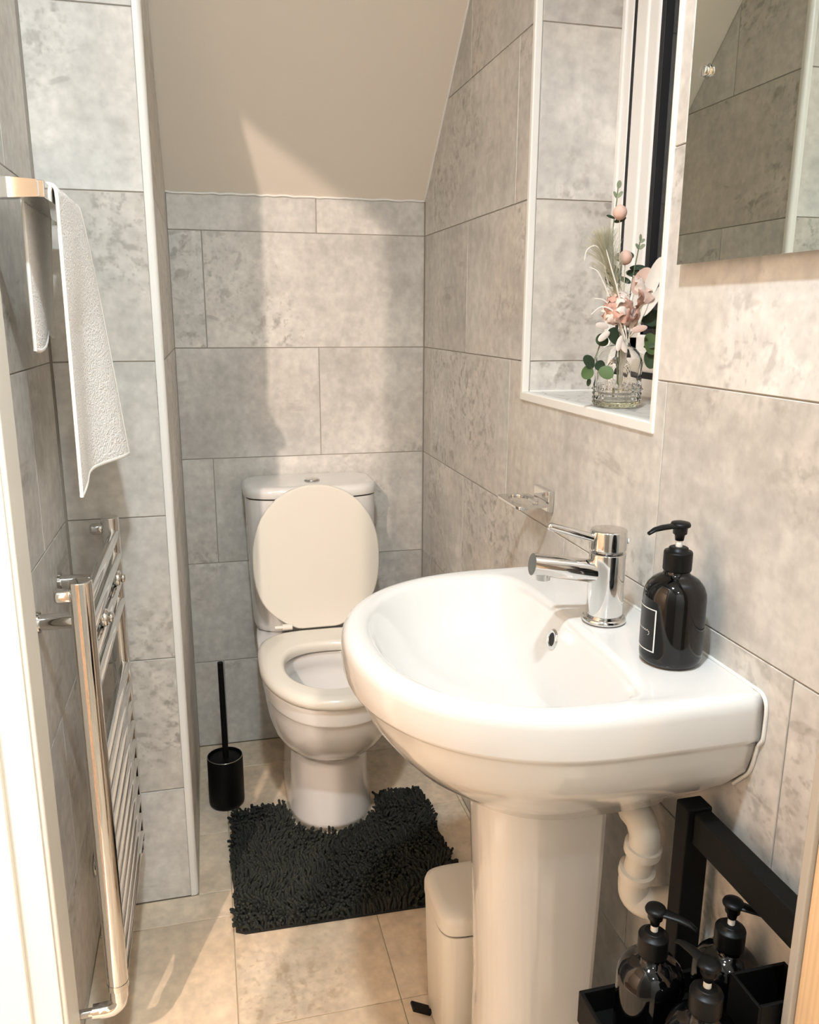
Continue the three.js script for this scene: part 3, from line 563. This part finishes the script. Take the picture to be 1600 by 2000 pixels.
// black rack below the basin
{
  const t = thing('storage_rack', 'black wooden rack with a shelf tray beside the pedestal', 'rack');
  const zA = 1.468, zB = 1.688;
  for (const [x0, x1] of [[-.054, -.019]]) { part('post', rbox(x0, x1, 0.0005, .6575, zA + .008, zA + .036, .003), M.blackWood, t); }
  part('post', rbox(-.196, -.172, .0005, .40, zA + .072, zA + .098, .003), M.blackWood, t);
  part('top_rail', rbox(-.046, -.022, .610, .654, zA + .036, zB, .003), M.blackWood, t);
  part('side_rail', rbox(-.172, -.019, .372, .400, zA + .037, zA + .098, .002), M.blackWood, t);
  const s = part('shelf_board', rbox(-.196, -.0015, .402, .4165, zA + .066, zB, .002), M.blackWood, t);
  part('tray_side', rbox(-.2015, -.196, .402, .447, zA + .065, zB, .0015), M.blackWood, t);
  part('tray_end', rbox(-.2015, -.0015, .402, .447, zA + .0605, zA + .066, .0015), M.blackWood, t);
}
pumpBottle('black pump bottle at the left end of the rack tray', [-.139, .4168, 1.582], -.8, .9, 0);
pumpBottle('black pump bottle beside the wall in the rack tray', [-.046, .4168, 1.5935], -.75, .15, 1);
pumpBottle('black pump bottle nearest the camera, partly cut off below', [-.127, .4168, 1.6685], 1.8, -.6, 0);
{
  const t = thing('black_caddy', 'black open box standing behind the bottles in the tray', 'box');
  const x0 = -.076, x1 = -.006, z0 = 1.638, z1 = 1.688, y0 = .4168, y1 = .545, w = .004;
  part('side', rbox(x0, x0 + w, y0, y1, z0, z1, .001), M.blackWood, t); part('side', rbox(x1 - w, x1, y0, y1, z0, z1, .001), M.blackWood, t);
  part('end', rbox(x0 + w, x1 - w, y0, y1, z0, z0 + w, .001), M.blackWood, t); part('end', rbox(x0 + w, x1 - w, y0, y1, z1 - w, z1, .001), M.blackWood, t);
  part('bottom', box(x0 + w, x1 - w, y0, y0 + w, z0 + w, z1 - w), M.blackWood, t);
}
{ // soap dish holder on the right wall
  const t = thing('soap_dish_holder', 'chrome soap holder fixed to the right wall', 'soap holder');
  part('wall_plate', rbox(-.012, -.0004, .903, .943, .872, .942, .0025, 3), M.chrome, t);
  part('neck', rbox(-.03, -.01, .911, .921, .886, .928, .002), M.chrome, t);
  const sh = new THREE.Shape(); const c = .012; sh.moveTo(-.078 + c, .848); sh.lineTo(-.016, .858); sh.lineTo(-.016, .952); sh.lineTo(-.078 + c, .962); sh.quadraticCurveTo(-.078, .962, -.078, .962 - c); sh.lineTo(-.078, .848 + c); sh.quadraticCurveTo(-.078, .848, -.078 + c, .848);
  const ho = new THREE.Path(); ho.absellipse(-.046, .905, .024, .046, 0, Math.PI * 2, true); sh.holes.push(ho);
  const g = new THREE.ExtrudeGeometry(sh, { depth: .004, bevelEnabled: true, bevelSize: .001, bevelThickness: .001, bevelSegments: 2, curveSegments: 28 }); g.rotateX(Math.PI / 2); g.translate(0, .921, 0);
  part('holder_ring', g, M.chrome, t);
  const dish = part('glass_dish', lathe([[.008, .001], [.022, .002], [.027, .008], [.0285, .014], [.030, .014], [.0285, .006], [.023, .0], [.008, -.001]], 40), M.pane, t); dish.scale.set(.8, 1, 1.45); dish.position.set(-.046, .912, .905);
}
{ // mirror with its fixings
  const t = thing('wall_mirror', 'frameless wall mirror on the right wall', 'mirror');
  part('glass_plate', box(-.0155, -.0105, 1.318, 1.985, 1.318, 1.868), M.mirror, t);
  part('backing_board', box(-.0103, -.0012, 1.325, 1.978, 1.326, 1.86), std({ color: 0xcabfb2, roughness: .8 }), t);
  for (const [y, z] of [[1.535, 1.352], [1.535, 1.834]]) {
    const f = part('fixing_screw', lathe([[0, 0], [.0068, 0], [.0068, .005], [.006, .0068], [0, .0072]], 24).rotateZ(Math.PI / 2).translate(-.0156, y, z), M.chrome, t);
    part('screw_washer', lathe([[0, 0], [.0085, 0], [.0085, .0012], [0, .0012]], 24).rotateZ(Math.PI / 2).translate(-.0156, y, z), M.chrome, f);
  }
}

// ================= VASE AND DRIED FLOWERS (origin = vase foot) =================
const VP = [.050, 1.1082, 1.058];
{
  const t = thing('glass_vase', 'small clear embossed glass bottle vase on the window sill', 'vase', VP);
  const prof = [[.0, .0006], [.030, .0004], [.0365, .002], [.0385, .006], [.0382, .03], [.0378, .068], [.0368, .078], [.033, .088], [.026, .095], [.0175, .0995], [.0155, .104], [.0152, .116], [.0178, .119], [.0178, .1235], [.0155, .125]];
  const inner = [[.0135, .1248], [.0130, .105], [.016, .0975], [.0245, .0925], [.031, .086], [.0345, .077], [.0352, .068], [.0355, .03], [.0345, .012], [.028, .009], [.0, .009]];
  const seg = 96; const P2 = (r, y, a, isOut) => {
    if (isOut && r > .034 && y > .004) {
      const band = sst(.004, .010, y) * (1 - sst(.034, .042, y)); const d1 = Math.sin(a * 11 + y * 420) * Math.sin(a * 11 - y * 420); r += .0021 * band * d1;
      for (const c of [0, Math.PI * .5, Math.PI, Math.PI * 1.5]) { let da = Math.atan2(Math.sin(a - c - .5), Math.cos(a - c - .5)); const e = Math.hypot(da / .42, (y - .052) / .022); r += .0016 * Math.exp(-Math.pow((e - 1) / .12, 2)); }
    } return V(r * Math.cos(a), y, r * Math.sin(a));
  };
  const fine = []; for (let i = 0; i < prof.length - 1; i++) { const [r0, y0] = prof[i], [r1, y1] = prof[i + 1], n = y1 - y0 > .02 ? 14 : 2; for (let k = 0; k < n; k++) fine.push([r0 + (r1 - r0) * k / n, y0 + (y1 - y0) * k / n, true]); } fine.push([...prof[prof.length - 1], true]); inner.forEach(p => fine.push([...p, false]));
  const rings = fine.map(([r, y, o]) => { const q = []; for (let j = 0; j < seg; j++) q.push(P2(Math.max(r, .0002), y, j / seg * Math.PI * 2, o)); return q; });
  part('bottle', loft(rings), M.glass, t);
}
const at = (x, y, z) => V(x, y, z);        // coordinates relative to the vase foot
function leafGeo(base, dir, nrm, len, wid, cup = .12, thick = .0007, ruf = 0, ph = 0) {
  const g = new THREE.SphereGeometry(1, ruf ? 24 : 14, ruf ? 14 : 10); const p = g.attributes.position; const d = dir.clone().normalize(), n0 = nrm.clone().addScaledVector(d, -nrm.dot(d)).normalize(), s = d.clone().cross(n0);
  for (let i = 0; i < p.count; i++) { const a = p.getX(i), b = p.getY(i), c = p.getZ(i); const v = base.clone().addScaledVector(d, (b + 1) * len / 2).addScaledVector(s, a * wid / 2).addScaledVector(n0, c * thick + cup * wid * (a * a - .3) + cup * len * .4 * (b + 1) * (b + 1) / 4 + ruf * wid * (a * a + b * b) * Math.sin(Math.atan2(b, a) * 5 + ph)); p.setXYZ(i, v.x, v.y, v.z); }
  g.computeVertexNormals(); return g;
}
const G = 'dried flower stems in the glass vase';
{ // eucalyptus sprig hanging low on the left
  const t = thing('eucalyptus_sprig', 'green eucalyptus sprig drooping left of the vase', 'plant stem', VP, 0, G);
  part('stem', tube([at(0, .02, .0), at(-.004, .10, .004), at(-.014, .128, .008), at(-.036, .115, .014), at(-.052, .08, .018), at(-.066, .06, .02)], .0011, 40, 6), M.stemGreen, t);
  const L = [[-.030, .111, .018, -.9, -.15, .2, .026, .021, 1], [-.010, .108, .018, -.7, .35, .2, .031, .026, 0], [-.054, .067, .022, -.75, .55, .1, .027, .020, 0], [-.058, .066, .024, -.8, -.55, .3, .027, .021, 2], [-.046, .064, .024, .7, -.45, .4, .025, .024, 2], [-.05, .066, .016, .8, .15, -.2, .022, .018, 0], [-.062, .050, .024, -.3, -.9, .2, .014, .008, 1]];
  L.forEach(l => part('leaf', leafGeo(at(l[0], l[1], l[2]), V(l[3], l[4], l[5]), V(.1, .3, 1), l[6], l[7]), M.leaf[l[8]], t));
}
{ // eucalyptus on the right, partly behind the trim
  const t = thing('eucalyptus_sprig', 'green eucalyptus sprig drooping right of the vase', 'plant stem', VP, 0, G);
  part('stem', tube([at(0, .02, -.002), at(.003, .10, 0), at(.018, .145, .004), at(.045, .14, .006), at(.06, .11, .008)], .0011, 36, 6), M.stemGreen, t);
  const L = [[.026, .150, .012, .75, -.5, .2, .032, .022, 0], [.040, .150, .008, .75, -.5, .1, .040, .032, 0], [.044, .120, .014, .1, -.95, .2, .036, .028, 2], [.046, .092, .014, .05, -.95, .2, .03, .026, 1], [.034, .098, .016, .8, .1, .3, .022, .008, 1]];
  L.forEach(l => part('leaf', leafGeo(at(l[0], l[1], l[2]), V(l[3], l[4], l[5]), V(.05, .2, 1), l[6], l[7]), M.leaf[l[8]], t));
}
{ // tall sprig with small buds and a few leaves
  const t = thing('budding_sprig', 'tallest thin sprig with pale buds at the tip', 'plant stem', VP, 0, G);
  part('stem', tube([at(.002, .02, 0), at(-.006, .12, -.004), at(-.017, .22, -.006), at(-.021, .28, -.006), at(-.018, .315, -.006), at(-.0165, .345, -.006)], .0009, 40, 6), M.stemGreen, t);
  for (const [x, y, dx, dy, l, w, m] of [[-.0165, .340, .05, 1, .012, .008, 0], [-.018, .326, -.6, .75, .012, .006, 0], [-.018, .326, .65, .75, .013, .006, 0], [-.020, .296, -.95, .2, .016, .005, 1], [-.020, .290, .9, .35, .020, .008, 1]]) part('bud_leaf', leafGeo(at(x, y, -.005), V(dx, dy, .1), V(0, .3, 1), l, w), m ? M.leaf[0] : M.budLeaf, t);
  for (const [x, y, dx, dy, l, w] of [[-.018, .236, .95, .12, .033, .016], [-.016, .226, -.25, -.95, .036, .027], [-.021, .240, -.95, .1, .016, .006]]) part('leaf', leafGeo(at(x, y, -.004), V(dx, dy, .15), V(0, .2, 1), l, w), M.leaf[0], t);
}
{ // shorter budding sprig
  const t = thing('budding_sprig', 'short thin sprig with pale buds beside the window frame', 'plant stem', VP, 0, G);
  part('stem', tube([at(.001, .02, .002), at(.008, .13, .002), at(.014, .195, 0), at(.020, .235, 0), at(.024, .262, 0)], .0009, 36, 6), M.stemGreen, t);
  for (const [x, y, dx, dy, l, w] of [[.0225, .250, -.55, .6, .011, .006], [.0225, .250, .75, .6, .012, .006], [.024, .262, -.1, 1, .011, .005], [.024, .260, .8, .6, .009, .005]]) part('bud_leaf', leafGeo(at(x, y, .001), V(dx, dy, .1), V(0, .3, 1), l, w), M.budLeaf, t);
  for (const [x, y, dx, dy, l, w] of [[.004, .214, .95, -.12, .032, .014], [.010, .221, .95, .05, .026, .009], [-.008, .206, .9, -.35, .022, .010]]) part('leaf', leafGeo(at(x, y, -.002), V(dx, dy, .1), V(0, .35, 1), l, w), M.leaf[0], t);
}
for (const [x, y, lab, dx] of [[-.018, .303, 'upper pale pink ball on a thin stem', 0], [-.004, .236, 'lower pale pink ball on a thin stem', .004]]) { // billy buttons
  const t = thing('ball_flower', lab, 'dried flower', VP, 0, G);
  part('stem', tube([at(.001 + dx, .02, .006), at(.0 + dx, .12, .008), at(x * .75 + dx * .2, y * .75, .008), at(x, y - .010, .008)], .0008, 30, 6), M.stemPale, t);
  const s = new THREE.IcosahedronGeometry(1, 4), p = s.attributes.position; const nz = fbm(9, 3, 900 + Math.round(y * 1000)); for (let i = 0; i < p.count; i++) { const v = V(p.getX(i), p.getY(i), p.getZ(i)).normalize(); const k = .0108 * (1 + .10 * (nz(Math.atan2(v.z, v.x) / 6.283 + .5, v.y * .5 + .5) - .5)); p.setXYZ(i, v.x * k, v.y * k * 1.06, v.z * k); }
  const sm = mergeVertices(s); sm.computeVertexNormals(); const b = part('flower_ball', sm, M.pinkBall, t); b.position.copy(at(x, y, .008));
}
{ // feathery plume
  const t = thing('feather_grass', 'feathery pale plume curving over to the left', 'dried grass', VP, 0, G);
  const crv = new THREE.CatmullRomCurve3([at(-.001, .03, .010), at(-.006, .12, .012), at(-.014, .165, .014), at(-.026, .205, .014), at(-.038, .238, .012), at(-.042, .262, .008)]);
  part('stem', new THREE.TubeGeometry(crv, 50, .0011, 6), M.stemPale, t);
  const bs = [];
  for (let k = 0; k < 1000; k++) {
    const u = .36 + .64 * Math.pow(rnd(), .7), p = crv.getPoint(u), tan = crv.getTangent(u), ph = rr(0, Math.PI * 2), env = Math.sin(Math.PI * Math.min(1, (u - .30) / .74));
    const n = V(tan.y, -tan.x, 0).normalize().multiplyScalar(Math.cos(ph)).add(V(0, 0, .6 * Math.sin(ph))); const L = (.018 + .028 * env) * rr(.6, 1.2), d = tan.clone().multiplyScalar(.86).addScaledVector(n, rr(.35, .8)).normalize();
    const e = p.clone().addScaledVector(d, L).add(V(rr(-.002, .003), -L * .10, 0)), mid = p.clone().addScaledVector(d, L * .5).addScaledVector(n, .0015);
    bs.push(new THREE.TubeGeometry(new THREE.QuadraticBezierCurve3(p, mid, e), 3, .00017, 3));
  }
  const pl = part('plume', merge(bs), M.plume, t); pl.userData.kind = 'stuff';
}
{ // curled cream grass blades on the left
  const blades = [
    [[-.002, .10], [-.016, .150], [-.036, .205], [-.046, .238], [-.058, .252], [-.072, .246], [-.076, .230]],
    [[-.002, .10], [-.020, .150], [-.042, .195], [-.056, .215], [-.070, .220]],
    [[-.002, .10], [-.022, .148], [-.042, .170], [-.060, .173]],
    [[-.002, .10], [-.026, .152], [-.048, .160], [-.066, .148]],
    [[-.002, .10], [-.014, .150], [-.026, .190], [-.040, .225], [-.048, .246]]];
  blades.forEach((b, i) => {
    const t = thing('grass_blade', ['curled cream grass blade with a looped tip', 'long cream grass blade leaning left', 'cream grass blade bending almost flat to the left', 'lowest cream grass blade drooping to the left', 'straight cream grass blade beside the plume'][i], 'dried grass', VP, 0, G);
    const pts = b.map((p, k) => at(p[0], p[1], .012 + .004 * i)); const c = new THREE.CatmullRomCurve3([at(0, .03, .008), ...pts]); const rings = [];
    for (let k = 0; k <= 40; k++) { const u = k / 40, p = c.getPoint(u), tg = c.getTangent(u), n = V(tg.y, -tg.x, 0).normalize(), w = (k < 40 ? .0019 : .0003) * (1 - .55 * u) * (u < .3 ? .5 : 1), z = .0004, r = []; for (let j = 0; j < 8; j++) { const q = j / 8 * 6.283; r.push(p.clone().addScaledVector(n, w * Math.cos(q)).add(V(0, 0, z * Math.sin(q)))); } rings.push(r); }
    part('blade', loft(rings), M.cream, t);
  });
}
{ // blush hydrangea-like bloom
  const t = thing('blush_bloom', 'blush pink dried bloom with crumpled petals above the vase neck', 'dried flower', VP, 0, G);
  part('stem', tube([at(.0, .02, .004), at(.002, .09, .004), at(.0, .15, .006)], .0016, 20, 7), M.stemYellow, t);
  const c0 = at(-.004, .156, .012);
  for (let k = 0; k < 54; k++) {
    const y = 1 - 1.8 * (k + .5) / 54, r = Math.sqrt(Math.max(0, 1 - y * y)), a = k * 2.39996, n = V(r * Math.cos(a), y, r * Math.sin(a)); if (n.z < -.6) continue;
    const base = c0.clone().add(V(n.x * .032, n.y * .028, n.z * .020)); if (n.x > .1 && n.y > -.1) base.add(V(.016, .020, 0));
    const up = V(rr(-1, 1), rr(-1, 1), rr(-.5, .5)); const d = up.clone().addScaledVector(n, -up.dot(n)).normalize().addScaledVector(n, .6);
    const L = rr(.019, .027); part('petal', leafGeo(base.clone().addScaledVector(d, -L * .45), d, n, L, L * rr(.85, 1.15), -.34, .0005, .09, rr(0, 6)), M.petal[Math.floor(rnd() * 3)], t);
  }
  for (const [x, y, dx, dy, m] of [[-.034, .122, -.7, -.45, 2], [-.016, .112, .45, -.9, 2], [-.012, .116, -.35, -.93, 2], [.004, .124, .9, .2, 0], [-.036, .130, -.9, .1, 2]]) part('petal', leafGeo(at(x, y, .028), V(dx, dy, .2), V(0, .2, 1), .026, .011, -.1), M.petal[m], t);
}
{ // broad cream leaves on the right
  for (const [i, lab, p, l, w] of [[0, 'broad cream leaf pointing up at the right of the bouquet', [.024, .166, .026, .046, .238], .074, .022], [1, 'cream leaf leaning right below the broad one', [.022, .146, .028, .056, .200], .064, .014], [2, 'small cream leaf curling over the bloom', [.012, .180, .014, .034, .222], .046, .028], [3, 'narrow cream leaf low on the right', [.004, .122, .022, .030, .175], .055, .014]]) {
    const t = thing('cream_leaf', lab, 'dried leaf', VP, 0, G);
    part('stem', tube([at(0, .03, .004), at(.003, .10, .008), at(p[0] * .6, p[1] - .02, p[2]), at(p[0], p[1], p[2])], .0009, 24, 6), M.stemPale, t);
    part('blade', leafGeo(at(p[0], p[1], p[2]), V(p[3] - p[0], p[4] - p[1], .006), V(-.3, .1, 1), l, w, .12, .0007), i === 2 ? M.petal[0] : M.cream, t);
  }
}

// ================= LAMPS =================
BATH_LAMPS.forEach((B, k) => {
  const t = thing('ceiling_downlight', ['round white downlight in the ceiling above the washbasin', 'round white downlight in the ceiling behind the camera'][k], 'lamp', B.p, 0, 'bathroom downlights');
  part('bezel', lathe([[.045, .0], [.058, .004], [.060, .0345], [.046, .0345], [.045, .03]], 40), M.trimWhite, t);
  part('lens', lathe([[0, .010], [.045, .010], [.045, .013], [0, .013]], 32), std({ color: 0x222222, emissive: B.c, emissiveIntensity: 6 }), t);
  const l = new THREE.RectAreaLight(B.c, B.i / (.08 * .08), .08, .08); l.position.set(0, .006, 0); l.rotation.x = -Math.PI / 2; t.add(l);
});
{
  const t = thing('hall_pendant', 'warm globe pendant lamp in the hall', 'lamp', HALL_LAMP.p);
  part('globe', new THREE.SphereGeometry(.045, 32, 20), std({ color: 0x332211, emissive: HALL_LAMP.c, emissiveIntensity: 5 }), t);
  part('cord', rod(V(0, .04, 0), V(0, .165, 0), .004, .004, 10), M.whitePlastic, t);
  part('ceiling_rose', lathe([[0, .17], [.045, .17], [.04, .155], [0, .15]], 28), M.whitePlastic, t);
  const l = new THREE.PointLight(HALL_LAMP.c, HALL_LAMP.i, 0, 2); l.position.set(0, 0, 0); l.shadow.radius = 0.7; l.castShadow = true; t.add(l);
}
scene.traverse(o => { if (o.isMesh) { o.castShadow = true; o.receiveShadow = true; } });
renderer.render(scene, camera);
